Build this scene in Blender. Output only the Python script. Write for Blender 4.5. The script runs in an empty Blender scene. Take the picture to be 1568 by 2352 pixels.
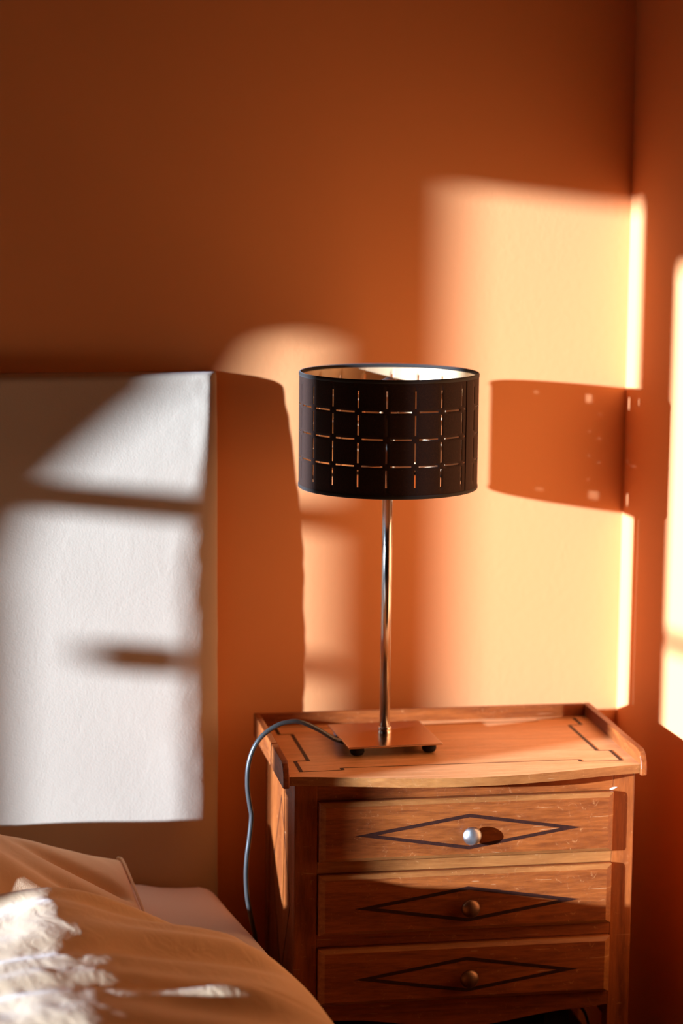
import bpy, bmesh, math, random
import numpy as np
from mathutils import Vector, Matrix
from mathutils.geometry import tessellate_polygon
from mathutils import noise as mnoise

random.seed(7)
scene = bpy.context.scene
C = scene.collection

# ------------------------------------------------------------------ camera
CAM = Vector((-1.2224, -3.3539, 1.5364))
YAW, PITCH, ROLL, FPX = 0.2290, -0.1533, 0.0100, 5383.2
fwd = Vector((math.sin(YAW) * math.cos(PITCH), math.cos(YAW) * math.cos(PITCH), math.sin(PITCH)))
rt0 = Vector((math.cos(YAW), -math.sin(YAW), 0))
up0 = rt0.cross(fwd)
rt = math.cos(ROLL) * rt0 + math.sin(ROLL) * up0
up = -math.sin(ROLL) * rt0 + math.cos(ROLL) * up0
cd = bpy.data.cameras.new('camera')
cam = bpy.data.objects.new('camera', cd)
C.objects.link(cam)
cam.matrix_world = Matrix(((rt.x, up.x, -fwd.x, CAM.x), (rt.y, up.y, -fwd.y, CAM.y), (rt.z, up.z, -fwd.z, CAM.z), (0, 0, 0, 1)))
cd.sensor_fit = 'VERTICAL'
cd.sensor_height = 36.0
cd.lens = FPX * 36.0 / 2352
cd.clip_start = 0.05
cd.dof.use_dof = True
cd.dof.focus_distance = 3.13
cd.dof.aperture_fstop = 2.3
scene.camera = cam

# ------------------------------------------------------------------ world, sun, exposure
world = bpy.data.worlds.new('world')
scene.world = world
world.use_nodes = True
bg = world.node_tree.nodes['Background']
bg.inputs['Color'].default_value = (0.85, 0.80, 0.75, 1)
bg.inputs['Strength'].default_value = 0.3

SAZ, SEL = math.radians(71.0), math.radians(7.85)
SUN = Vector((math.sin(SAZ) * math.cos(SEL), math.cos(SAZ) * math.cos(SEL), -math.sin(SEL)))
sl = bpy.data.lights.new('sun', 'SUN')
sl.energy = 13.6
sl.angle = math.radians(0.68)
sl.color = (0.76, 1.0, 1.38)
sun = bpy.data.objects.new('sun', sl)
sun.rotation_euler = SUN.to_track_quat('-Z', 'Y').to_euler()
C.objects.link(sun)

scene.view_settings.view_transform = 'Standard'
scene.view_settings.look = 'None'
scene.view_settings.gamma = 1
scene.view_settings.exposure = 0.38
scene.view_settings.use_curve_mapping = False
scene.cycles.use_denoising = True
scene.cycles.max_bounces = 16
scene.cycles.diffuse_bounces = 9
scene.cycles.sample_clamp_indirect = 6.0
scene.cycles.caustics_reflective = False
scene.cycles.caustics_refractive = False


# ------------------------------------------------------------------ material helpers
def nmat(name):
    m = bpy.data.materials.new(name)
    m.use_nodes = True
    nt = m.node_tree
    b = nt.nodes['Principled BSDF']
    return m, nt, b


def N(nt, typ, **kw):
    n = nt.nodes.new(typ)
    for k, v in kw.items():
        if k in n.inputs:
            n.inputs[k].default_value = v
        else:
            setattr(n, k, v)
    return n


def ramp(nt, fac, stops):
    r = nt.nodes.new('ShaderNodeValToRGB')
    e = r.color_ramp.elements
    while len(e) < len(stops):
        e.new(0.5)
    for i, (p, c) in enumerate(stops):
        e[i].position = p
        e[i].color = (*c, 1)
    nt.links.new(fac, r.inputs['Fac'])
    return r.outputs['Color']


def mix(nt, fac, a, b, mode='MIX'):
    m = nt.nodes.new('ShaderNodeMix')
    m.data_type = 'RGBA'
    m.blend_type = mode
    for sock, v in ((m.inputs['Factor'], fac), (m.inputs[6], a), (m.inputs[7], b)):
        if hasattr(v, 'is_linked') or hasattr(v, 'links'):
            nt.links.new(v, sock)
        elif isinstance(v, tuple):
            sock.default_value = (*v, 1)
        else:
            sock.default_value = v
    return m.outputs[2]


def bump(nt, b, height, strength, dist):
    bp = nt.nodes.new('ShaderNodeBump')
    bp.inputs['Strength'].default_value = strength
    bp.inputs['Distance'].default_value = dist
    nt.links.new(height, bp.inputs['Height'])
    nt.links.new(bp.outputs['Normal'], b.inputs['Normal'])
    return bp


def coords(nt, scale=(1, 1, 1), rot=(0, 0, 0)):
    t = nt.nodes.new('ShaderNodeTexCoord')
    mp = nt.nodes.new('ShaderNodeMapping')
    mp.inputs['Scale'].default_value = scale
    mp.inputs['Rotation'].default_value = rot
    nt.links.new(t.outputs['Object'], mp.inputs['Vector'])
    return mp.outputs['Vector']


def mat_wall(name, col):
    m, nt, b = nmat(name)
    v = coords(nt)
    n1 = N(nt, 'ShaderNodeTexNoise', Scale=1.6, Detail=3.0)
    nt.links.new(v, n1.inputs['Vector'])
    c = ramp(nt, n1.outputs['Fac'], [(0.3, tuple(x * 0.95 for x in col)), (0.7, col)])
    nt.links.new(c, b.inputs['Base Color'])
    n2 = N(nt, 'ShaderNodeTexNoise', Scale=90.0, Detail=6.0, Roughness=0.65)
    nt.links.new(v, n2.inputs['Vector'])
    bump(nt, b, n2.outputs['Fac'], 0.25, 0.0015)
    b.inputs['Roughness'].default_value = 0.75
    b.inputs['Specular IOR Level'].default_value = 0.25
    return m


def mat_wood(name, grain='x', light=(0.36, 0.090, 0.016), dark=(0.11, 0.019, 0.0035), rough=0.42, wear=0.8):
    """old varnished fruitwood with grain along one object axis, scratches and worn spots"""
    m, nt, b = nmat(name)
    s = {'x': (1.0, 9, 9), 'y': (9, 1.0, 9), 'z': (9, 9, 1.0)}[grain]
    v = coords(nt, s)
    warp = N(nt, 'ShaderNodeTexNoise', Scale=1.7, Detail=3.0)
    nt.links.new(v, warp.inputs['Vector'])
    g = N(nt, 'ShaderNodeTexNoise', Scale=3.2, Detail=8.0, Roughness=0.6, Distortion=1.6)
    nt.links.new(v, g.inputs['Vector'])
    fine = N(nt, 'ShaderNodeTexNoise', Scale=26.0, Detail=4.0, Roughness=0.7)
    nt.links.new(v, fine.inputs['Vector'])
    c = ramp(nt, g.outputs['Fac'], [(0.28, dark), (0.48, tuple((a + d) / 2 for a, d in zip(light, dark))), (0.62, light), (0.8, tuple(x * 0.8 for x in light))])
    c = mix(nt, 0.35, c, ramp(nt, fine.outputs['Fac'], [(0.35, tuple(x * 0.7 for x in dark)), (0.65, light)]))
    # worn, pale specks and scratches
    vw = coords(nt, (14, 14, 14), (0.3, 0.5, 0.7))
    w = N(nt, 'ShaderNodeTexNoise', Scale=4.5, Detail=9.0, Roughness=0.75, Distortion=2.5)
    nt.links.new(vw, w.inputs['Vector'])
    wm = ramp(nt, w.outputs['Fac'], [(0.60, (0, 0, 0)), (0.70, (wear, wear, wear))])
    c = mix(nt, wm, c, (0.55, 0.23, 0.07))
    vs = coords(nt, (3, 3, 60), (0.0, 0.9, 0.4))
    sc = N(nt, 'ShaderNodeTexNoise', Scale=5.0, Detail=3.0, Distortion=0.6)
    nt.links.new(vs, sc.inputs['Vector'])
    sm = ramp(nt, sc.outputs['Fac'], [(0.715, (0, 0, 0)), (0.73, (wear * 0.6,) * 3)])
    c = mix(nt, sm, c, (0.62, 0.34, 0.15))
    nt.links.new(c, b.inputs['Base Color'])
    rr = ramp(nt, w.outputs['Fac'], [(0.3, (rough * 0.75,) * 3), (0.75, (rough * 1.35,) * 3)])
    nt.links.new(rr, b.inputs['Roughness'])
    b.inputs['Specular IOR Level'].default_value = 0.4
    bump(nt, b, fine.outputs['Fac'], 0.22, 0.0006)
    return m


def mat_fabric(name, col, scale=700.0, bumpd=0.0004, sheen=0.2, blotch=0.04, wr=0.0):
    m, nt, b = nmat(name)
    v = coords(nt)
    n1 = N(nt, 'ShaderNodeTexNoise', Scale=7.0, Detail=4.0)
    nt.links.new(v, n1.inputs['Vector'])
    c = ramp(nt, n1.outputs['Fac'], [(0.3, tuple(x * (1 - blotch) for x in col)), (0.7, col)])
    nt.links.new(c, b.inputs['Base Color'])
    n2 = N(nt, 'ShaderNodeTexNoise', Scale=scale, Detail=2.0)
    nt.links.new(v, n2.inputs['Vector'])
    bp = bump(nt, b, n2.outputs['Fac'], 0.5, bumpd)
    if wr:
        v2 = coords(nt, (1.2, 1.0, 1.0))
        n3 = N(nt, 'ShaderNodeTexNoise', Scale=30.0, Detail=5.0, Distortion=1.2)
        nt.links.new(v2, n3.inputs['Vector'])
        b2 = nt.nodes.new('ShaderNodeBump')
        b2.inputs['Strength'].default_value = 0.6
        b2.inputs['Distance'].default_value = wr
        nt.links.new(n3.outputs['Fac'], b2.inputs['Height'])
        nt.links.new(b2.outputs['Normal'], bp.inputs['Normal'])
    b.inputs['Roughness'].default_value = 0.9
    b.inputs['Specular IOR Level'].default_value = 0.15
    b.inputs['Sheen Weight'].default_value = sheen
    return m


def mat_metal(name, col, rough, aniso=False, mottled=0.0):
    m, nt, b = nmat(name)
    b.inputs['Metallic'].default_value = 1.0
    b.inputs['Base Color'].default_value = (*col, 1)
    b.inputs['Roughness'].default_value = rough
    v = coords(nt, (1, 1, 1) if not aniso else (1, 1, 160))
    n = N(nt, 'ShaderNodeTexNoise', Scale=25.0, Detail=4.0)
    nt.links.new(v, n.inputs['Vector'])
    rr = ramp(nt, n.outputs['Fac'], [(0.3, (rough * 0.8,) * 3), (0.7, (rough * (1.25 + mottled),) * 3)])
    nt.links.new(rr, b.inputs['Roughness'])
    return m


def mat_plain(name, col, rough=0.5, spec=0.5, metallic=0.0, sheen=0.0, noise_amt=0.1, scale=60):
    m, nt, b = nmat(name)
    v = coords(nt)
    n = N(nt, 'ShaderNodeTexNoise', Scale=scale, Detail=3.0)
    nt.links.new(v, n.inputs['Vector'])
    c = ramp(nt, n.outputs['Fac'], [(0.3, tuple(x * (1 - noise_amt) for x in col)), (0.7, col)])
    nt.links.new(c, b.inputs['Base Color'])
    b.inputs['Roughness'].default_value = rough
    b.inputs['Specular IOR Level'].default_value = spec
    b.inputs['Metallic'].default_value = metallic
    b.inputs['Sheen Weight'].default_value = sheen
    return m


def mat_velvet():
    m, nt, b = nmat('black_velvety_card')
    v = coords(nt)
    n = N(nt, 'ShaderNodeTexNoise', Scale=420.0, Detail=4.0, Roughness=0.8)
    nt.links.new(v, n.inputs['Vector'])
    c = ramp(nt, n.outputs['Fac'], [(0.35, (0.018, 0.006, 0.003)), (0.66, (0.030, 0.010, 0.0045)), (0.75, (0.12, 0.07, 0.045))])
    nt.links.new(c, b.inputs['Base Color'])
    bump(nt, b, n.outputs['Fac'], 0.5, 0.0004)
    b.inputs['Roughness'].default_value = 0.85
    b.inputs['Specular IOR Level'].default_value = 0.2
    b.inputs['Sheen Weight'].default_value = 0.2
    b.inputs['Sheen Tint'].default_value = (1, 0.75, 0.55, 1)
    b.inputs['Sheen Roughness'].default_value = 0.4
    return m


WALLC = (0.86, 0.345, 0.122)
M = dict(
    wall=mat_wall('orange_wall_paint', WALLC),
    ceiling=mat_wall('ceiling_paint', (0.40, 0.15, 0.06)),
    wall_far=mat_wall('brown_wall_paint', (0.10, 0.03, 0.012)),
    floor=mat_wood('floor_boards_wood', 'y', (0.12, 0.045, 0.016), (0.07, 0.025, 0.01), 0.5, 0.1),
    joint=mat_plain('floor_gap', (0.05, 0.03, 0.02), 0.9),
    frame=mat_plain('white_window_paint', (0.75, 0.72, 0.66), 0.4, 0.4),
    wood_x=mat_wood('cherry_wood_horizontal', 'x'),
    wood_z=mat_wood('cherry_wood_upright', 'z'),
    wood_y=mat_wood('cherry_wood_sideways', 'y'),
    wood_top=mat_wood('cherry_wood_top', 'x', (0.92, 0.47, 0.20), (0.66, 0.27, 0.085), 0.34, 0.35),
    wood_edge=mat_wood('cherry_wood_worn_edge', 'x', (0.40, 0.145, 0.035), (0.22, 0.06, 0.012), 0.42, 1.0),
    fleck=mat_plain('pale_fleck_finish', (0.9, 0.8, 0.62), 0.5, 0.5),
    inlay=mat_plain('dark_walnut_inlay', (0.040, 0.010, 0.005), 0.5, 0.3, noise_amt=0.4, scale=200),
    head=mat_fabric('white_felt_upholstery', (0.52, 0.40, 0.285), 420.0, 0.0005, 0.15, 0.03, 0.0005),
    sheet=mat_fabric('peach_fitted_sheet', (0.93, 0.66, 0.47), 900.0, 0.0003),
    pillow=mat_fabric('apricot_pillow_cotton', (0.93, 0.59, 0.32), 900.0, 0.0003, 0.2, 0.05, 0.0015),
    duvet=mat_fabric('pale_apricot_duvet_cotton', (0.83, 0.53, 0.28), 900.0, 0.0003, 0.2, 0.05, 0.003),
    steel=mat_metal('brushed_nickel', (0.72, 0.66, 0.58), 0.17, False),
    plate=mat_metal('nickel_plate', (0.72, 0.50, 0.32), 0.2, False, 0.1),
    rubber=mat_plain('black_rubber', (0.012, 0.010, 0.010), 0.7, 0.3),
    velvet=mat_velvet(),
    gold=mat_plain('champagne_gold_lining', (0.80, 0.52, 0.27), 0.38, 0.6, 0.4),
    trim=mat_plain('black_edge_tape', (0.020, 0.012, 0.007), 0.75, 0.25, 0, 0.15),
    cord=mat_plain('dark_grey_cord', (0.045, 0.040, 0.035), 0.32, 0.6),
    plastic=mat_plain('black_plastic', (0.01, 0.01, 0.01), 0.4, 0.4),
    brass=mat_metal('worn_nickel_knob', (0.55, 0.52, 0.48), 0.3, False, 1.2),
    knobdark=mat_metal('dark_brown_knob', (0.24, 0.12, 0.06), 0.35, False, 1.0),
    bedwood=mat_wood('dark_bed_wood', 'y', (0.14, 0.06, 0.03), (0.07, 0.03, 0.015), 0.5, 0.1),
)
# clear bulb glass
mg, ntg, bg_ = nmat('bulb_glass')
bg_.inputs['Transmission Weight'].default_value = 0.85
bg_.inputs['Base Color'].default_value = (0.95, 0.88, 0.8, 1)
bg_.inputs['Roughness'].default_value = 0.12
M['bulb'] = mg


# ------------------------------------------------------------------ geometry helpers
def link(name, bm, mat, parent=None, smooth=False, recalc=True):
    if recalc:
        bmesh.ops.recalc_face_normals(bm, faces=bm.faces)
    me = bpy.data.meshes.new(name)
    bm.to_mesh(me)
    bm.free()
    for m in (mat if isinstance(mat, (list, tuple)) else [mat]):
        me.materials.append(m)
    if smooth:
        for p in me.polygons:
            p.use_smooth = True
    o = bpy.data.objects.new(name, me)
    C.objects.link(o)
    if parent is not None:
        o.parent = parent
    return o


def empty(name, loc=(0, 0, 0), rz=0.0, label=None, cat=None, group=None):
    o = bpy.data.objects.new(name, None)
    o.empty_display_size = 0.1
    C.objects.link(o)
    o.location = loc
    o.rotation_euler = (0, 0, rz)
    tag(o, label, cat, group)
    return o


def tag(o, label=None, cat=None, group=None, kind=None):
    if label: o['label'] = label
    if cat: o['category'] = cat
    if group: o['group'] = group
    if kind: o['kind'] = kind
    return o


def box(bm, x0, x1, y0, y1, z0, z1, bev=0.0, seg=2):
    r = bmesh.ops.create_cube(bm, size=1.0)
    vs = r['verts']
    for v in vs:
        v.co = Vector(((x0 + x1) / 2 + v.co.x * (x1 - x0), (y0 + y1) / 2 + v.co.y * (y1 - y0), (z0 + z1) / 2 + v.co.z * (z1 - z0)))
    if bev > 0:
        es = list({e for v in vs for e in v.link_edges})
        bmesh.ops.bevel(bm, geom=es, offset=bev, segments=seg, affect='EDGES', profile=0.6)


def boxobj(name, dims, mat, parent=None, bev=0.0, seg=2):
    bm = bmesh.new()
    box(bm, *dims, bev=bev, seg=seg)
    return link(name, bm, mat, parent)


def prism(bm, poly, holes, ax, ay, az, o, d0, d1):
    """extrude a 2D polygon with holes: point = o + ax*a + ay*b, thickness from d0 to d1 along az"""
    loops = [poly] + holes
    tris = tessellate_polygon([[Vector((p[0], p[1], 0)) for p in l] for l in loops])
    flat = [p for l in loops for p in l]
    va = [bm.verts.new(o + ax * p[0] + ay * p[1] + az * d0) for p in flat]
    vb = [bm.verts.new(o + ax * p[0] + ay * p[1] + az * d1) for p in flat]
    for t in tris:
        try:
            bm.faces.new([va[i] for i in t])
            bm.faces.new([vb[i] for i in reversed(t)])
        except ValueError:
            pass
    k = 0
    for l in loops:
        n = len(l)
        for i in range(n):
            a, b_ = k + i, k + (i + 1) % n
            bm.faces.new([va[a], va[b_], vb[b_], vb[a]])
        k += n


def lathe(bm, prof, n=48, center=(0, 0, 0), axis='z'):
    rings = []
    c = Vector(center)
    for r, h in prof:
        ring = []
        for i in range(n):
            a = 2 * math.pi * i / n
            if axis == 'z':
                p = Vector((r * math.cos(a), r * math.sin(a), h))
            else:   # axis along local -y (out of a drawer front)
                p = Vector((r * math.cos(a), -h, r * math.sin(a)))
            ring.append(bm.verts.new(c + p))
        rings.append(ring)
    for a, b_ in zip(rings, rings[1:]):
        for i in range(n):
            j = (i + 1) % n
            bm.faces.new([a[i], a[j], b_[j], b_[i]])
    for ring, flip in ((rings[0], True), (rings[-1], False)):
        try:
            bm.faces.new(ring[::-1] if flip else ring)
        except ValueError:
            pass


def catmull(pts, n=10):
    P = [Vector(p) for p in pts]
    P = [P[0] * 2 - P[1]] + P + [P[-1] * 2 - P[-2]]
    out = []
    for i in range(1, len(P) - 2):
        for k in range(n):
            t = k / n
            out.append(0.5 * ((2 * P[i]) + (-P[i - 1] + P[i + 1]) * t + (2 * P[i - 1] - 5 * P[i] + 4 * P[i + 1] - P[i + 2]) * t * t
                              + (-P[i - 1] + 3 * P[i] - 3 * P[i + 1] + P[i + 2]) * t ** 3))
    out.append(P[-2])
    return out


def tube(bm, pts, r, n=10):
    rings = []
    prev = None
    for i, p in enumerate(pts):
        t = (pts[min(i + 1, len(pts) - 1)] - pts[max(i - 1, 0)]).normalized()
        if prev is None:
            prev = t.orthogonal().normalized()
        u = (prev - t * prev.dot(t)).normalized()
        prev = u
        w = t.cross(u)
        rings.append([bm.verts.new(p + (u * math.cos(2 * math.pi * k / n) + w * math.sin(2 * math.pi * k / n)) * r) for k in range(n)])
    for a, b_ in zip(rings, rings[1:]):
        for i in range(n):
            j = (i + 1) % n
            bm.faces.new([a[i], a[j], b_[j], b_[i]])
    bm.faces.new(rings[0][::-1])
    bm.faces.new(rings[-1])


# ------------------------------------------------------------------ the room
X, Y, Z = Vector((1, 0, 0)), Vector((0, 1, 0)), Vector((0, 0, 1))
HC = 2.55
YB = -5.2
# unseen angled wall added on the left, openings shaped to throw the sun patches
WD = Vector((0.63, -0.7766, 0)).normalized()
WN = Vector((-WD.y, WD.x, 0))          # points into the room
W0 = Vector((-0.3, 0, 1.1)) - SUN * 3.6
aL = -(W0.y) / WD.y                     # a where the wall meets y = 0
aR = aL + 3.05
cornL = W0 + WD * aL
cornR = W0 + WD * aR
cornL.z = cornR.z = 0


def struct(name, bm, mat):
    o = link(name, bm, mat)
    o['kind'] = 'structure'
    return o


bm = bmesh.new(); box(bm, cornL.x - 0.1, 0.12, 0, 0.12, 0, HC); struct('wall_back', bm, M['wall'])
bm = bmesh.new(); box(bm, 0, 0.12, YB - 0.12, 0.0, 0, HC); struct('wall_right', bm, M['wall'])
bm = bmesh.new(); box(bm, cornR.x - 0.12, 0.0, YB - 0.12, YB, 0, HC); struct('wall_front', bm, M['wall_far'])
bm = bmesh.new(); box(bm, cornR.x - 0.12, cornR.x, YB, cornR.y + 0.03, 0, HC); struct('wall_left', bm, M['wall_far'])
bm = bmesh.new(); box(bm, cornL.x - 0.2, 0.12, YB - 0.12, 0.12, HC, HC + 0.1); struct('ceiling', bm, M['ceiling'])
bm = bmesh.new(); box(bm, cornL.x - 0.2, 0.12, YB - 0.12, 0.12, -0.1, -0.012)
floor = struct('floor', bm, M['joint'])
me_plank = None
k = 0
for i in range(42):
    x0 = -0.002 - (i + 1) * 0.13
    ys = YB + (0.0 if i % 2 else -0.0)
    off = (i * 0.37) % 1.3
    y = YB
    cuts = [YB] + [YB + off + j * 1.73 for j in range(4) if 0.2 < off + j * 1.73 < -YB - 0.2] + [-0.002]
    for ya, yb in zip(cuts, cuts[1:]):
        if x0 < cornL.x - 0.05:
            continue
        bm = bmesh.new()
        box(bm, x0 + 0.0015, x0 + 0.1285, ya + 0.001, yb - 0.001, -0.012, 0.0)
        link('plank', bm, M['floor'], floor)


def uv2wall(u, v):
    """point of the gobo wall that the sun ray (u, v) goes through, as (a, z)"""
    ua = SUN.cross(Z).normalized()
    va = ua.cross(SUN)
    p = ua * u + va * v
    n = Vector((WN.x, WN.y, 0))
    t = (W0 - p).dot(n) / SUN.dot(n)
    p = p + SUN * t
    return ((p - W0).dot(WD), p.z)


def rect_uv(u0, u1, vc_top, vc_bot):
    a0 = uv2wall(u0, vc_top)[0]
    a1 = uv2wall(u1, vc_top)[0]
    z1 = uv2wall((u0 + u1) / 2, vc_top)[1]
    z0 = uv2wall((u0 + u1) / 2, vc_bot)[1]
    return a0, a1, z0, z1


oA = rect_uv(-0.097, 0.051, 1.443, 0.22)
oC = rect_uv(0.178, 0.62, 1.366, 0.22)
# narrow opening, outline shaped to throw the arched sun patch
arch_uv = [(-0.152, 0.22), (-0.152, 1.197), (-0.168, 1.197), (-0.180, 1.190), (-0.190, 1.174), (-0.199, 1.130), (-0.203, 1.090),
           (-0.214, 1.058), (-0.230, 1.002), (-0.244, 0.945), (-0.250, 0.88), (-0.254, 0.80), (-0.256, 0.22)]
oB = [uv2wall(u, v) for u, v in arch_uv]
print('openings', oA, oC, oB[:2])
outer = [(aL, 0), (aR, 0), (aR, HC), (aL, HC)]


def rp(r):
    a0, a1, z0, z1 = r
    return [(a0, z0), (a1, z0), (a1, z1), (a0, z1)]


bm = bmesh.new()
prism(bm, outer, [rp(oA), rp(oC), oB], WD, Z, WN, Vector((W0.x, W0.y, 0)), -0.03, 0.0)
struct('wall_gobo', bm, M['wall_far'])


def wbar(name, a0, a1, z0, z1, parent, d=0.03):
    bm = bmesh.new()
    prism(bm, [(a0, z0), (a1, z0), (a1, z1), (a0, z1)], [], WD, Z, WN, Vector((W0.x, W0.y, 0)), -0.03, -0.03 + d)
    return link(name, bm, M['frame'], parent)


def window(name, r, bars):
    w = bpy.data.objects.new(name, None)
    C.objects.link(w)
    w['kind'] = 'structure'
    for bz0, bz1, ba0, ba1 in bars:
        wbar('glazing_bar', ba0, ba1, bz0, bz1, w, 0.02)
    a0, a1, z0, z1 = r
    bm = bmesh.new()
    e = 0.05
    prism(bm, [(a0 - e, z0 - e), (a1 + e, z0 - e), (a1 + e, z1 + e), (a0 - e, z1 + e)], [rp(r)], WD, Z, WN, Vector((W0.x, W0.y, 0)), 0.0, 0.006)
    link('casing', bm, M['frame'], w)
    return w


zb = lambda u, v: uv2wall(u, v)[1]
window('window_1', oA, [])
window('window_3', oC, [(zb(0.215, 0.811), zb(0.215, 0.833), oC[0], oC[1])])
wB = bpy.data.objects.new('window_2', None)
C.objects.link(wB)
wB['kind'] = 'structure'
aB0, aB1 = uv2wall(-0.262, 0.9)[0], uv2wall(-0.150, 0.9)[0]
wbar('glazing_bar', aB0, aB1, zb(-0.21, 0.905), zb(-0.21, 0.947), wB, 0.02)
wbar('shadow_bar', uv2wall(-0.214, 0.7)[0], uv2wall(-0.166, 0.7)[0], zb(-0.2, 0.682), zb(-0.2, 0.724), wB, 0.02)  # unseen bar added to throw the short dark band on the headboard
wbar('shadow_bar_arm', uv2wall(-0.166, 0.7)[0], aB1, zb(-0.2, 0.702), zb(-0.2, 0.705), wB, 0.02)  # thin added arm that carries the bar, almost without a shadow

# ------------------------------------------------------------------ nightstand
NW, ND = 0.509, 0.290
H = 0.700
ns_root_loc = Vector((-0.0755, -0.0861, 0.0))
nr = -0.0548
# local frame: x = 0 at the right end (negative to the left), y = 0 at the back, negative towards the camera
ns = empty('nightstand', ns_root_loc, nr, 'old cherry wood nightstand with three drawers, diamond inlays and a raised rim', 'nightstand')
L = lambda u: u - NW            # measured u (0 = left) -> local x
VF = 0.284                      # front plane of the carcass
# top board with a bowed front edge
bm = bmesh.new()
pts = [(L(0.008), 0.0), (L(0.008), -0.290)]
nseg = 40
for i in range(nseg + 1):
    t = i / nseg
    u = 0.008 + t * (NW - 0.016)
    bow = 0.036 * math.sin(math.pi * t) ** 1.3
    pts.append((L(u), -0.2925 - bow))
pts += [(L(NW - 0.008), -0.290), (L(NW - 0.008), 0.0)]
pts2 = []
for p in pts:
    if not pts2 or (abs(p[0] - pts2[-1][0]) + abs(p[1] - pts2[-1][1])) > 1e-4:
        pts2.append(p)
prism(bm, pts2, [], X, Y, Z, Vector((0, 0, 0)), H - 0.0125, H)
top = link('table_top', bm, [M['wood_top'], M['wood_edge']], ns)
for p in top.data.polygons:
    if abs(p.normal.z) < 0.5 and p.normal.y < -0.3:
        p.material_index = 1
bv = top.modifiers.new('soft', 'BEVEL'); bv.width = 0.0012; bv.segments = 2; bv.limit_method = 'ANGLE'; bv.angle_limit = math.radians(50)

# raised rim: two side rails with rounded front ends, one back rail
for xs in (0.0, NW - 0.009):
    prof = [(0.0, 0.684), (0.0, 0.7185), (-0.274, 0.7185), (-0.283, 0.7165), (-0.290, 0.711), (-0.2945, 0.703), (-0.296, 0.694), (-0.295, 0.684)]
    bm = bmesh.new()
    prism(bm, prof, [], Y, Z, X, Vector((L(xs), 0, 0)), 0.0, 0.009)
    o = link('rim_rail', bm, M['wood_y'], ns)
    bv = o.modifiers.new('soft', 'BEVEL'); bv.width = 0.002; bv.segments = 3; bv.limit_method = 'ANGLE'; bv.angle_limit = math.radians(60)
boxobj('rim_rail', (L(0.009), L(NW - 0.009), -0.009, 0.0, 0.684, 0.7185), M['wood_x'], ns, 0.002)


def strip(pa, pb, w, z, mat, parent, name='inlay'):
    """thin inlay strip lying on the top between two (u, v) points"""
    a, b_ = Vector((L(pa[0]), -pa[1], 0)), Vector((L(pb[0]), -pb[1], 0))
    d = (b_ - a).normalized()
    n = Vector((-d.y, d.x, 0)) * w / 2
    bm = bmesh.new()
    q = [a + n, b_ + n, b_ - n, a - n]
    lo = [bm.verts.new((p.x, p.y, z - 0.0006)) for p in q]
    hi = [bm.verts.new((p.x, p.y, z + 0.00035)) for p in q]
    bm.faces.new(hi)
    for i in range(4):
        j = (i + 1) % 4
        bm.faces.new([lo[i], lo[j], hi[j], hi[i]])
    return link(name, bm, mat, parent)


thick, thin = 0.0050, 0.0014
for s in (0, 1):
    fx = (lambda u: u) if s == 0 else (lambda u: NW - u)
    strip((fx(0.0475), 0.062), (fx(0.0475), 0.212), thick, H, M['inlay'], top)
    strip((fx(0.029), 0.212), (fx(0.0475), 0.212), thin, H, M['inlay'], top)
    strip((fx(0.029), 0.212), (fx(0.029), 0.2690), thick, H, M['inlay'], top)
    strip((fx(0.029), 0.2690), (fx(0.0865), 0.2665), thin, H, M['inlay'], top)
    strip((fx(0.0865), 0.2665), (fx(0.0865), 0.256), thick, H, M['inlay'], top)
    strip((fx(0.029), 0.062), (fx(0.0475), 0.062), thin, H, M['inlay'], top)
    strip((fx(0.029), 0.020), (fx(0.029), 0.062), thick, H, M['inlay'], top)
    strip((fx(0.029), 0.020), (fx(0.0865), 0.020), thin, H, M['inlay'], top)
strip((0.0865, 0.256), (NW - 0.0865, 0.256), thin, H, M['inlay'], top)
strip((0.0865, 0.032), (NW - 0.0865, 0.032), thin, H, M['inlay'], top)

# carcass: front stiles run to the floor as legs
UL, UR = 0.0175, 0.4955
ztop = H - 0.0125
for u0, u1 in ((UL, 0.0495), (0.4645, UR)):
    boxobj('front_stile', (L(u0), L(u1), -VF, -VF + 0.026, 0.0, ztop), M['wood_z'], ns, 0.0015)
for u0, u1 in ((UL, 0.045), (0.468, UR)):
    boxobj('rear_leg', (L(u0), L(u1), -0.034, -0.008, 0.0, ztop), M['wood_z'], ns, 0.0015)


def sidepanel(u_out, sgn):
    # recessed panel between upper and lower side rails, with a diamond of dark inlay
    x0 = L(u_out)
    a, b_ = sorted((x0, x0 + sgn * 0.020))
    boxobj('side_rail', (a, b_, -VF + 0.026, -0.034, 0.652, ztop), M['wood_y'], ns, 0.001)
    boxobj('side_rail', (a, b_, -VF + 0.026, -0.034, 0.315, 0.350), M['wood_y'], ns, 0.001)
    a, b_ = sorted((x0 + sgn * 0.003, x0 + sgn * 0.012))
    pan = boxobj('side_panel', (a, b_, -VF + 0.026, -0.034, 0.350, 0.652), M['wood_z'], ns)
    cx_, cz_, hw, hh = -0.147, 0.500, 0.085, 0.135
    ring = [(cx_ - hw, cz_), (cx_, cz_ + hh), (cx_ + hw, cz_), (cx_, cz_ - hh)]
    k = 0.965
    ring2 = [(cx_ + (p[0] - cx_) * k, cz_ + (p[1] - cz_) * k) for p in ring]
    bm = bmesh.new()
    xo = x0 + sgn * 0.003
    prism(bm, ring, [ring2], Y, Z, X, Vector((xo, 0, 0)), -0.0004, 0.0004)
    link('inlay', bm, M['inlay'], pan)


sidepanel(UL, 1)
sidepanel(UR, -1)
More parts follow.
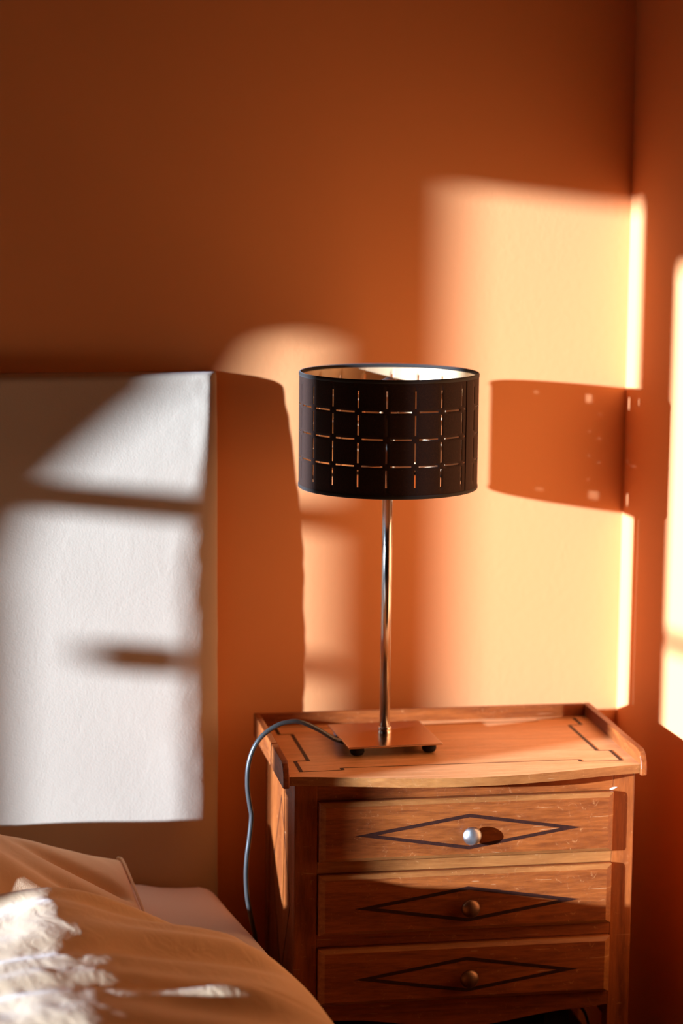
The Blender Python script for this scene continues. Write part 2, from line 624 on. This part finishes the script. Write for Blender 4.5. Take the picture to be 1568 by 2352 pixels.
# rails between the drawers
for z0, z1, m_ in ((0.6625, ztop, 'wood_x'), (0.5600, 0.5770, 'wood_edge'), (0.4555, 0.4735, 'wood_x')):
    boxobj('front_rail', (L(0.0495), L(0.4645), -VF, -VF + 0.02, z0, z1), M[m_], ns, 0.0008)
# apron under the last drawer with a shallow curved lower edge
bm = bmesh.new()
ap = [(L(0.0495), 0.3735), (L(0.4645), 0.3735), (L(0.4645), 0.352)]
for i in range(17):
    t = i / 16
    ap.append((L(0.430 - t * 0.346), 0.3480 - 0.018 * math.sin(math.pi * t) ** 2))
ap.append((L(0.0495), 0.352))
prism(bm, ap, [], X, Z, Y, Vector((0, -VF + 0.001, 0)), 0.0, 0.02)
link('apron', bm, M['wood_x'], ns)
boxobj('back_panel', (L(0.03), L(0.483), -0.016, -0.008, 0.10, ztop), M['wood_x'], ns)
boxobj('bottom_board', (L(0.036), L(0.477), -VF + 0.021, -0.017, 0.353, 0.363), M['wood_x'], ns)
boxobj('lower_shelf', (L(0.0495), L(0.4645), -VF + 0.004, -0.035, 0.262, 0.276), M['wood_x'], ns, 0.001)

# drawers
ZD = ((0.5775, 0.6620, 0.6150, 0.0), (0.4740, 0.5595, 0.5120, 0.0), (0.3740, 0.4550, 0.4110, 0.0))
DP = 0.0125
for k, (z0, z1, zc, _) in enumerate(ZD):
    d = empty('drawer', (L(0.257), -VF, z0))
    d.parent = ns
    hw = 0.2065
    hz = (z1 - z0)
    bm = bmesh.new()
    # raised front: outer edge chamfers back to the carcass
    def ringv(ix, iz, y):
        return [bm.verts.new((sx * (hw - ix), y, (iz if sz < 0 else hz - iz))) for sx, sz in ((-1, -1), (1, -1), (1, 1), (-1, 1))]
    rs = [ringv(0, 0, 0.018), ringv(0, 0, -0.0070), ringv(0.0015, 0.0012, -0.0090), ringv(0.0085, 0.0060, -DP), ringv(0.0100, 0.0072, -DP)]
    for q_, (a, b_) in enumerate(zip(rs, rs[1:])):
        for i in range(4):
            j = (i + 1) % 4
            f_ = bm.faces.new([a[i], a[j], b_[j], b_[i]])
            f_.material_index = 1 if q_ in (1, 2) else 0
    bm.faces.new(rs[-1])
    bm.faces.new(rs[0][::-1])
    f = link('drawer_front', bm, [M['wood_x'], M['wood_edge']], d)
    # drawer box behind the front
    bm = bmesh.new()
    for dims in ((-0.195, -0.187, 0.018, 0.235, 0.008, hz - 0.012), (0.187, 0.195, 0.018, 0.235, 0.008, hz - 0.012),
                 (-0.195, 0.195, 0.227, 0.235, 0.008, hz - 0.012), (-0.195, 0.195, 0.018, 0.235, 0.006, 0.010)):
        box(bm, *dims)
    link('drawer_box', bm, M['wood_y'], d)
    # diamond inlay
    cz_ = zc - z0
    hwd, hhd, wv = 0.1585, 0.0252, 0.0050
    ring = [(-hwd, 0), (0, hhd), (hwd, 0), (0, -hhd)]
    kx = (hwd - wv * hwd / hhd * 0.95) / hwd
    ring2 = [(p[0] * kx, p[1] * (hhd - wv) / hhd) for p in ring]
    bm = bmesh.new()
    prism(bm, ring, [ring2], X, Z, Y, Vector((0.001, -DP, cz_)), -0.0003, 0.0005)
    link('inlay', bm, M['inlay'], d)
    # knob: short stem and a flattened round head
    bm = bmesh.new()
    prof = [(0.0055, 0.0), (0.0042, 0.0012), (0.0036, 0.0045), (0.0050, 0.0060), (0.0105, 0.0068), (0.0126, 0.0084), (0.0131, 0.0100),
            (0.0124, 0.0122), (0.0100, 0.0146), (0.0065, 0.0163), (0.0030, 0.0171), (0.0004, 0.0173)]
    lathe(bm, prof, 40, (0.003, -DP, cz_ - 0.0035), 'y')
    kn = link('knob', bm, M['brass'] if k == 0 else M['knobdark'], d, True)  # the two lower knobs get a darker, browner metal colour
    if k == 0:
        kn['label'] = 'silvery round knob'

# pale chip beside the top right corner of the upper drawer
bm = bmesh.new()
fleck = [(-0.0060, -0.0012), (-0.0030, -0.0016), (0.0008, -0.0002), (0.0046, 0.0018), (0.0010, 0.0019), (-0.0024, 0.0013), (-0.0052, 0.0003)]
prism(bm, fleck, [], X, Z, Y, Vector((L(0.4655), -VF, 0.6648)), -0.0007, 0.0002)
ch = link('pale_fleck', bm, M['fleck'], ns)
ch['label'] = 'small pale chip in the varnish'

# black charger box on the lower shelf with a looping lead
pb = empty('power_adapter', (ns_root_loc.x, ns_root_loc.y, 0.276), nr, 'small black box with a looping lead in the open space under the lowest drawer', 'adapter')
boxobj('adapter_body', (L(0.380), L(0.4165), -0.262, -0.180, 0.0003, 0.0715), M['plastic'], pb, 0.002)
bm = bmesh.new()
tube(bm, catmull([(L(0.4150), -0.225, 0.052), (L(0.430), -0.228, 0.057), (L(0.444), -0.232, 0.050), (L(0.452), -0.235, 0.030), (L(0.455), -0.232, 0.0028), (L(0.440), -0.20, 0.0028), (L(0.42), -0.14, 0.0028)], 8), 0.0022)
link('lead', bm, M['plastic'], pb, True)

# ------------------------------------------------------------------ table lamp
lx, ly = -0.4222, -0.2041
lamp = empty('table_lamp', (lx, ly, H), -0.005, 'slim nickel table lamp with black perforated drum shade on a square foot', 'lamp')
s2 = 0.0678
pz = 0.0157
bm = bmesh.new(); box(bm, -s2, s2, -s2, s2, pz - 0.0026, pz, 0.0008, 2)
plate = link('base_plate', bm, M['plate'], lamp)
for sx in (-1, 1):
    for sy in (-1, 1):
        bm = bmesh.new()
        lathe(bm, [(0.0055, 0.0004), (0.0085, 0.0018), (0.0103, 0.0055), (0.0100, 0.0095), (0.0085, 0.0130)], 24, (sx * 0.052, sy * 0.052, 0))
        link('foot', bm, M['rubber'], lamp, True)
bm = bmesh.new()
lathe(bm, [(0.0074, 0.0150), (0.0074, 0.455)], 48)
link('pole', bm, M['steel'], lamp, True)
bm = bmesh.new()
lathe(bm, [(0.0070, 0.0152), (0.0094, 0.0154), (0.0096, 0.0165), (0.0096, 0.0205), (0.0090, 0.0212), (0.0090, 0.0220), (0.0096, 0.0228), (0.0096, 0.0258), (0.0088, 0.0268), (0.0070, 0.0270)], 48)
link('collar', bm, M['steel'], lamp, True)

R = 0.125
zs0, zs1 = 1.0713 - H, 1.2322 - H
hs = zs1 - zs0
dcam = math.atan2(CAM.y - ly, CAM.x - lx)


def ang(a_deg):        # 0 = towards the camera, positive to the right seen from it
    return dcam + math.radians(a_deg) + 0.005


cols = [53.2 - 18.08 * k for k in range(20)]
SW = math.degrees(0.0013 / R)      # half width of an upright slit
cuts = {}
cells = []
edges = []
for i, c in enumerate(cols):
    edges += [c - SW, c + SW]
    nxt = cols[i] + 18.08 if i > 0 else None
    a0, a1 = c + 18.08 * 0.13, c + 18.08 * 0.87      # sideways slit to the right of column c
    if i == 0:
        a0, a1 = c + 1.9, c + 4.6
    edges += [a0, a1]
    cells.append((c, a0, a1))
E = sorted({round((e + 360) % 360, 4) for e in edges})
fine = []
for a, b_ in zip(E, E[1:] + [E[0] + 360]):
    n = max(1, int((b_ - a) / 2.6))
    fine += [a + (b_ - a) * j / n for j in range(n)]
vseg = [(0.758, 0.907), (0.530, 0.703), (0.297, 0.468), (0.092, 0.240)]    # fractions from top, upright slits
hseg = [0.270, 0.500, 0.7275]
ht = 0.0072
zf = sorted({0.0, 1.0, 0.0285, 0.9715, 0.035, 0.965, *[x for s in vseg for x in s], *[x + d for x in hseg for d in (-ht, ht)]})
zs = [zs1 - f * hs for f in zf]
bm = bmesh.new()
grid = [[bm.verts.new((R * math.cos(ang(a)), R * math.sin(ang(a)), z)) for a in fine] for z in zs]
nF = len(fine)
for j in range(len(zs) - 1):
    fm = (zf[j] + zf[j + 1]) / 2
    for i in range(nF):
        a = fine[i]
        b_ = fine[(i + 1) % nF] + (360 if i == nF - 1 else 0)
        am = (a + b_) / 2
        hole = False
        inv = any(s0 < fm < s1 for s0, s1 in vseg)
        inh = any(abs(fm - h_) < ht for h_ in hseg)
        if inv or inh:
            for c, a0, a1 in cells:
                dm = (am - c + 180) % 360 - 180
                if inv and abs(dm) < SW * 1.01:
                    hole = True
                if inh and (a0 - c) < dm < (a1 - c):
                    hole = True
        if not hole:
            k = (i + 1) % nF
            bm.faces.new([grid[j][i], grid[j][k], grid[j + 1][k], grid[j + 1][i]])
for f in bm.faces:
    f.smooth = True
bmesh.ops.recalc_face_normals(bm, faces=bm.faces)
# make sure the normals look outwards
bm.faces.ensure_lookup_table()
f0 = bm.faces[0]
if f0.normal.xy.dot(f0.calc_center_median().xy) < 0:
    bmesh.ops.reverse_faces(bm, faces=bm.faces)
shade = link('lamp_shade', bm, [M['velvet'], M['gold'], M['velvet']], lamp, recalc=False)
so = shade.modifiers.new('thick', 'SOLIDIFY')
so.thickness = 0.0012
so.offset = -1
so.use_rim = True
so.material_offset = 1
so.material_offset_rim = 2
# edge tapes
for zc0, zc1 in ((zs1 - 0.0048, zs1 + 0.0004), (zs0 - 0.0004, zs0 + 0.0046)):
    bm = bmesh.new()
    ro, ri = R + 0.0006, R - 0.0030
    prof = [(ro, zc0), (ro, zc1 - 0.0012), (ro - 0.0012, zc1), (ri + 0.0012, zc1), (ri, zc1 - 0.0012), (ri, zc0)]
    if zc0 < zs0:
        prof = [(ro, zc1), (ro, zc0 + 0.0012), (ro - 0.0012, zc0), (ri + 0.0012, zc0), (ri, zc0 + 0.0012), (ri, zc1)]
    rings = [[bm.verts.new((r * math.cos(2 * math.pi * i / 128), r * math.sin(2 * math.pi * i / 128), h)) for i in range(128)] for r, h in prof]
    for a, b_ in zip(rings, rings[1:] + rings[:1]):
        for i in range(128):
            j = (i + 1) % 128
            bm.faces.new([a[i], a[j], b_[j], b_[i]])
    link('edge_tape', bm, M['trim'], shade, True)
# overlapping seam of the shade
bm = bmesh.new()
va_ = []
for a in (57.6, 58.4, 59.2, 60.0, 60.8, 61.6):
    r0 = R + 0.0011
    va_.append([bm.verts.new((rr * math.cos(ang(a)), rr * math.sin(ang(a)), z)) for rr in (R + 0.0001, r0) for z in (zs0 + 0.006, zs1 - 0.006)])
for p, q_ in zip(va_, va_[1:]):
    bm.faces.new([p[2], p[3], q_[3], q_[2]])
for p in (va_[0], va_[-1]):
    bm.faces.new([p[0], p[1], p[3], p[2]])
for t in (0, 1):
    for p, q_ in zip(va_, va_[1:]):
        bm.faces.new([p[t], p[t + 2], q_[t + 2], q_[t]])
link('shade_seam', bm, M['velvet'], shade)

# carrier ring with three spokes, socket and bulb
zr = zs0 + 0.030
bm = bmesh.new()
for a in (90, 210, 330):
    d = Vector((math.cos(math.radians(a)), math.sin(math.radians(a)), 0))
    tube(bm, [d * 0.016 + Z * zr, d * 0.070 + Z * (zr + 0.002), d * 0.1236 + Z * (zr + 0.004)], 0.0014, 8)
link('shade_carrier', bm, M['steel'], lamp, True)
bm = bmesh.new()
lathe(bm, [(0.0068, 0.440), (0.0150, 0.442), (0.0165, 0.447), (0.0165, 0.462), (0.0172, 0.463), (0.0172, 0.470), (0.0150, 0.472), (0.0140, 0.474)], 32)
link('bulb_socket', bm, M['plastic'], lamp, True)
zbt = zs1 - 0.0075
bm = bmesh.new()
lathe(bm, [(0.0120, 0.468), (0.0130, 0.474), (0.0150, 0.482), (0.0185, 0.492), (0.0202, 0.502), (0.0192, 0.509), (0.0155, 0.5165), (0.0100, 0.5212), (0.0050, zbt - 0.0008), (0.0004, zbt + 0.0004)], 32)
link('bulb', bm, M['bulb'], lamp, True)

# power cord, in lamp coordinates
W = lambda x, y, z: (x - lx, y - ly, z - H)
cp = [W(-0.482, -0.216, 0.7085), W(-0.503, -0.236, 0.7200), W(-0.528, -0.246, 0.7370), W(-0.554, -0.250, 0.7500), W(-0.572, -0.250, 0.7505), W(-0.589, -0.250, 0.7455), W(-0.608, -0.250, 0.7325),
      W(-0.6205, -0.250, 0.7140), W(-0.6275, -0.250, 0.6900), W(-0.6285, -0.250, 0.6600), W(-0.6250, -0.250, 0.6330), W(-0.6228, -0.250, 0.6180),
      W(-0.6255, -0.250, 0.5880), W(-0.6290, -0.250, 0.5600), W(-0.6298, -0.248, 0.5300), W(-0.6265, -0.244, 0.4950), W(-0.6180, -0.238, 0.4550), W(-0.6120, -0.230, 0.4200),
      W(-0.600, -0.20, 0.25), W(-0.600, -0.15, 0.06), W(-0.598, -0.10, 0.006), W(-0.60, -0.05, 0.004)]
bm = bmesh.new()
tube(bm, catmull(cp, 8), 0.0034, 10)
cordo = link('power_cord', bm, M['cord'], lamp, True)
cordo['label'] = 'dark grey cord arching off the left edge'

# ------------------------------------------------------------------ bed
bed = empty('bed', (-1.45, 0, 0), 0.0, 'bed with a tall white felt-covered headboard standing against the orange wall', 'bed')
bx = 1.45


def smooth(a, b_, t):
    t = max(0.0, min(1.0, (t - a) / (b_ - a)))
    return t * t * (3 - 2 * t)


# headboard: front leans slightly, all edges rounded, fabric softly uneven
HX0, HX1, HZ = -2.32, -0.6330, 1.2175
bm = bmesh.new()
nx, nz = 150, 120
xsL = [HX0 + (HX1 - HX0) * (1 - (1 - i / nx) ** 1.6) for i in range(nx + 1)]
zsL = [0.10 + (HZ - 0.10) * (1 - (1 - i / nz) ** 1.4) for i in range(nz + 1)]


def hb_front(x, z):
    dx = min(HX1 - x, x - HX0)
    dz = HZ - z
    dep = 0.042 + 0.022 * smooth(0.0, 0.30, dz)
    y = -dep
    r = 0.010
    if dz < r:
        y += r - math.sqrt(max(0, r * r - (r - dz) ** 2))
    rx, ry = 0.020 + 0.058 * smooth(0.05, 0.30, dz), 0.018 + 0.012 * smooth(0.05, 0.30, dz)
    if dx < rx:
        y += ry * (1 - math.sqrt(max(0, 1 - ((rx - dx) / rx) ** 2)))
    y += 0.0011 * mnoise.noise(Vector((x * 5, z * 5, 0.3))) + 0.0008 * mnoise.noise(Vector((x * 16, z * 10, 2.3))) * smooth(0.25, 0.0, dx)
    y += 0.0009 * mnoise.noise(Vector((x * 45, z * 45, 5))) * smooth(0.10, 0.0, dx)
    return min(y, -0.004)


def edgex(x, z):
    if x > HX1 - 0.001:
        return x + 0.0022 * mnoise.noise(Vector((0.3, 0.1, z * 7))) + 0.0010 * mnoise.noise(Vector((3.3, 0.1, z * 26)))
    return x


g = [[bm.verts.new((edgex(x, z) + bx, hb_front(x, z), z + (0.0012 * mnoise.noise(Vector((x * 6, 0, 0))) if z > HZ - 0.001 else 0))) for x in xsL] for z in zsL]
for j in range(nz):
    for i in range(nx):
        bm.faces.new([g[j][i], g[j][i + 1], g[j + 1][i + 1], g[j + 1][i]])
# sides and back
back = {}
def bk(v):
    k_ = v.index if v.index >= 0 else id(v)
    k_ = id(v)
    if k_ not in back:
        back[k_] = bm.verts.new((v.co.x, -0.002, v.co.z))
    return back[k_]
border = [g[0][i] for i in range(nx + 1)] + [g[j][nx] for j in range(1, nz + 1)] + [g[nz][i] for i in range(nx - 1, -1, -1)] + [g[j][0] for j in range(nz - 1, 0, -1)]
for a, b_ in zip(border, border[1:] + border[:1]):
    bm.faces.new([a, b_, bk(b_), bk(a)])
bm.faces.new([bk(v) for v in border][::-1])
hb = link('headboard', bm, M['head'], bed, True)
boxobj('side_rail', (-0.690 + bx, -0.662 + bx, -2.10, -0.066, 0.14, 0.285), M['bedwood'], bed, 0.004)
boxobj('side_rail', (-2.300 + bx, -2.272 + bx, -2.10, -0.066, 0.14, 0.285), M['bedwood'], bed, 0.004)
boxobj('foot_rail', (-2.300 + bx, -0.662 + bx, -2.13, -2.102, 0.14, 0.285), M['bedwood'], bed, 0.004)
boxobj('slat_base', (-2.271 + bx, -0.691 + bx, -2.10, -0.055, 0.225, 0.245), M['bedwood'], bed)
for x_, y_ in ((-0.72, -0.10), (-0.72, -2.08), (-2.27, -0.10), (-2.27, -2.08)):
    boxobj('leg', (x_ - 0.03 + bx, x_ + 0.03 + bx, y_ - 0.03, y_ + 0.03, 0.0, 0.14), M['bedwood'], bed, 0.003)

# mattress with a fitted sheet
bm = bmesh.new()
rr_ = 0.035
zt, zb0 = 0.4765, 0.2465
prof = []            # cross-section: from the middle of the top, over the right edge, down
for i in range(40):
    prof.append((0.0 + i / 40 * 1.0, 0.0, 'top'))
xr = lambda y: -0.641 + 0.030 * smooth(-0.03, -0.45, y)
xl = lambda y: -2.30
cs = []
nT = 60
for i in range(nT + 1):
    cs.append(('t', i / nT))
for i in range(1, 9):
    cs.append(('c', i / 8 * math.pi / 2))
cs += [('s', t / 6) for t in range(1, 6)]
for i in range(0, 9):
    cs.append(('b', i / 8 * math.pi / 2))
ysM = [-0.067 - 2.005 * (t / 90) ** 1.25 for t in range(91)]


def mat_pt(kind, t, y):
    x1 = xr(y)
    x0 = xl(y)
    ye = min(abs(y + 0.067), abs(y + 2.072))
    edge = rr_ - math.sqrt(max(0, rr_ ** 2 - max(0, rr_ - ye) ** 2))
    e2 = edge * 0.35
    if kind == 't':
        x = x0 + rr_ + (x1 - rr_ - x0 - rr_) * t
        z = zt - edge * 0.6
        z += 0.004 * mnoise.noise(Vector((x * 4, y * 4, 1.7))) + 0.010 * math.exp(-((x + 0.775) / 0.035) ** 2 - ((y + 0.07) / 0.07) ** 2)
        z -= 0.006 * smooth(-0.85, -0.66, x)
        return (x, y, z)
    if kind == 'c':
        return (x1 - rr_ + rr_ * math.sin(t) - e2, y, zt - 0.006 - rr_ + rr_ * math.cos(t) - edge * 0.6)
    if kind == 's':
        z = (zt - 0.006 - rr_) + (zb0 + rr_ - (zt - 0.006 - rr_)) * t
        return (x1 - e2 + 0.004 * math.sin(math.pi * t), y, z)
    return (x1 - rr_ + rr_ * math.cos(t) - e2, y, zb0 + rr_ - rr_ * math.sin(t))


rows = [[bm.verts.new(mat_pt(k_, t, y)) for k_, t in cs] for y in ysM]
for a, b_ in zip(rows, rows[1:]):
    for i in range(len(cs) - 1):
        bm.faces.new([a[i], a[i + 1], b_[i + 1], b_[i]])
# left side, bottom and the two ends close the body
lo = [bm.verts.new((-2.30, y, zb0)) for y in ysM]
for j in range(len(ysM) - 1):
    bm.faces.new([rows[j][0], rows[j + 1][0], lo[j + 1], lo[j]])
    bm.faces.new([rows[j][-1], lo[j], lo[j + 1], rows[j + 1][-1]])
bm.faces.new(rows[0] + [lo[0]])
bm.faces.new((rows[-1] + [lo[-1]])[::-1])
mt = link('mattress', bm, M['sheet'], None, True)
tag(mt, 'mattress in a smooth peach fitted sheet beside the nightstand', 'mattress')

# pillow: apricot case, right end with a pinched seam
PB = [Vector((-1.42, -0.085, 0.545)), Vector((-0.790, -0.135, 0.530)), Vector((-0.778, -0.325, 0.486)), Vector((-1.42, -0.40, 0.500))]
bm = bmesh.new()
nu, nv = 110, 60


def pil(u, v, side):
    # u along the bed's width, v from the headboard towards the foot
    a = PB[0].lerp(PB[1], u)
    b_ = PB[3].lerp(PB[2], u)
    p = a.lerp(b_, v)
    e = (1 - abs(2 * u - 1) ** 5.0) * (1 - abs(2 * v - 1) ** 2.6)
    h = max(0.0, e) ** 0.55
    if side > 0:
        fall = 1.0 - 0.62 * smooth(0.55, 1.0, u)
        z = p.z + 0.094 * h * fall
        f = (p.y + 0.55 * (p.x + 1.0) + 0.30) * 1.0
        w1 = p.y + 0.42 * (p.x + 0.80) + 0.245
        w2 = p.y + 0.50 * (p.x + 0.80) + 0.290
        fade = smooth(0.0, 0.06, 1 - u) * smooth(0, 0.1, v) * smooth(0, 0.03, 1 - v)
        z += 0.042 * h * smooth(0.25, 0.65, v) * math.exp(-((p.x + 1.13) / 0.10) ** 2)
        z += fade * smooth(-0.98, -0.86, p.x) * (0.003 * math.exp(-((w1 - 0.018) / 0.020) ** 2) - 0.016 * math.exp(-((w1 + 0.012) / 0.012) ** 2) + 0.002 * math.exp(-((w2 + 0.010) / 0.012) ** 2) - 0.006 * math.exp(-((w2 + 0.035) / 0.010) ** 2))
        z += fade * 0.004 * mnoise.noise(Vector((p.x * 9 + p.y * 4, p.y * 22 + p.x * 10, 0)))
    else:
        z = p.z - 0.055 * h
    z = max(z, zt + 0.0015 + (0.001 if side > 0 else 0))
    return Vector((p.x, p.y, z))


for side in (1, -1):
    gg = [[bm.verts.new(pil(i / nu, j / nv, side)) for i in range(nu + 1)] for j in range(nv + 1)]
    for j in range(nv):
        for i in range(nu):
            f = [gg[j][i], gg[j][i + 1], gg[j + 1][i + 1], gg[j + 1][i]]
            bm.faces.new(f if side > 0 else f[::-1])
bmesh.ops.remove_doubles(bm, verts=bm.verts, dist=0.0004)
pl = link('pillow', bm, M['pillow'], None, True)
tag(pl, 'creased apricot pillow lying on the mattress against the white headboard', 'pillow')
bm = bmesh.new()
tube(bm, catmull([PB[1] + Vector((-0.004, 0.006, 0.002)), PB[1] + Vector((0.002, -0.01, 0)), PB[1].lerp(PB[2], 0.5) + Vector((0.003, 0, 0.001)), PB[2] + Vector((0.002, 0.01, 0.001)), PB[2] + Vector((-0.01, -0.002, 0.001))], 10), 0.0022, 8)
link('seam', bm, M['pillow'], pl, True)

# duvet
prx = [-2.42, -2.38, -2.2, -1.6, -1.2, -1.05, -0.97, -0.92, -0.87, -0.82, -0.76, -0.70, -0.66, -0.635, -0.615, -0.600, -0.583, -0.573, -0.566, -0.562]
prz = [0.22, 0.44, 0.55, 0.585, 0.600, 0.607, 0.609, 0.606, 0.595, 0.581, 0.568, 0.553, 0.538, 0.520, 0.497, 0.466, 0.42, 0.36, 0.28, 0.16]
S = [0.0]
for i in range(1, len(prx)):
    S.append(S[-1] + math.hypot(prx[i] - prx[i - 1], prz[i] - prz[i - 1]))
ss = np.linspace(0, S[-1], 700)
# smooth the section
px_ = np.interp(ss, S, prx)
pz_ = np.interp(ss, S, prz)
ker = np.hanning(31); ker /= ker.sum()
def sm(a):
    p = np.pad(a, 15, mode='edge')
    return np.convolve(p, ker, 'valid')
px_, pz_ = sm(px_), sm(pz_)
keep = [i for i in range(700) if (ss[i] > 1.0 and i % 2 == 0) or i % 6 == 0]
yF = [-0.365 - 1.80 * (t / 260) ** 1.35 for t in range(261)]
rows = []
for t, yrow in enumerate(yF):
    row = []
    for i in keep:
        y = yrow
        x, z = float(px_[i]), float(pz_[i])
        # the mound drifts sideways towards the foot of the bed
        sh = 0.050 * smooth(-0.52, -0.75, y) * smooth(-1.3, -0.9, x) * smooth(-0.70, -0.82, x)
        edge_y = -0.395 - 0.045 * smooth(-0.95, -0.68, x) + 0.012 * math.sin(x * 21)
        edge_y -= 0.065 * smooth(-0.72, -0.60, x)
        y = y + (edge_y + 0.395) - (0.75 * max(0.0, zt - z) * smooth(-1.0, -0.9, x))
        e = smooth(edge_y + 0.02, edge_y - 0.125, y)
        zc = zt + 0.006
        zz = z
        # lit plateau on the left near the camera, hollow in front
        zz += 0.016 * math.exp(-((x + 0.93) / 0.07) ** 2 - ((y + 0.56) / 0.09) ** 2)
        zz += -0.004 * math.exp(-((x + 0.87) / 0.05) ** 2 - ((y + 0.62) / 0.05) ** 2)
        if z > zc:
            zz = zc + (zz - zc) * (math.sqrt(max(0, e)) * 0.6 + 0.4 * e)
        w = smooth(-0.585, -0.66, x)
        # long fan-like folds running across the bed
        q1 = y + 0.36 * (x + 0.65) * (-1) * -1
        a1 = (y + 0.62) * 46 - (x + 0.65) * 7 + 1.6 * mnoise.noise(Vector((x * 2.2, y * 4, 7)))
        fold = 0.0070 * math.sin(a1) * smooth(-1.35, -0.95, x) + 0.0040 * math.sin(a1 * 1.9 + 1.0 + 2 * mnoise.noise(Vector((x * 3, y * 5, 3))))
        fold *= smooth(edge_y - 0.02, edge_y - 0.11, y)
        # left, sunlit part: irregular crumples
        fold *= smooth(-0.62, -0.72, x) * (0.5 + 0.5 * smooth(-0.95, -0.85, x))
        cr = 0.0034 * mnoise.fractal(Vector((x * 10, y * 10, 0.5)), 0.8, 2.0, 4) * smooth(-0.84, -0.95, x) * smooth(edge_y - 0.06, edge_y - 0.16, y)
        # one deeper crease with a lit ridge low in the frame
        yc = -0.785 + 0.20 * (x + 0.72)
        d = y - yc
        wr = math.exp(-((x + 0.735) / 0.085) ** 2)
        crease = wr * (0.026 * math.exp(-((d + 0.030) / 0.024) ** 2) - 0.014 * math.exp(-((d - 0.004) / 0.011) ** 2))
        dz = (fold + crease) * w + cr
        bul = 0.010 * math.sin((y + 0.3) * 9) * smooth(-0.66, -0.60, x)
        xx = x + bul * 0.6
        pull = 0.050 * (1 - smooth(-0.40, -0.66, y)) * smooth(-0.72, -0.62, x)
        xx -= pull
        if zz < zc and x > -1.0:
            xx = max(xx, xr(y) + 0.005)
        if x > -1.0:
            zz -= (1 - e) * 0.040 * smooth(-0.648, -0.600, x)
        row.append(Vector((xx, y, zz + dz)))
    rows.append(row)
bm = bmesh.new()
gv = [[bm.verts.new(p) for p in r] for r in rows]
for a, b_ in zip(gv, gv[1:]):
    for i in range(len(keep) - 1):
        bm.faces.new([a[i], a[i + 1], b_[i + 1], b_[i]])
dv = link('duvet', bm, M['duvet'], None, True)
# normals up, then thickness downwards
if dv.data.polygons[len(dv.data.polygons) // 2].normal.z < 0:
    dv.data.flip_normals()
so = dv.modifiers.new('thick', 'SOLIDIFY'); so.thickness = 0.006; so.offset = -1
tag(dv, 'rumpled pale apricot duvet heaped over the bed in the foreground', 'duvet')
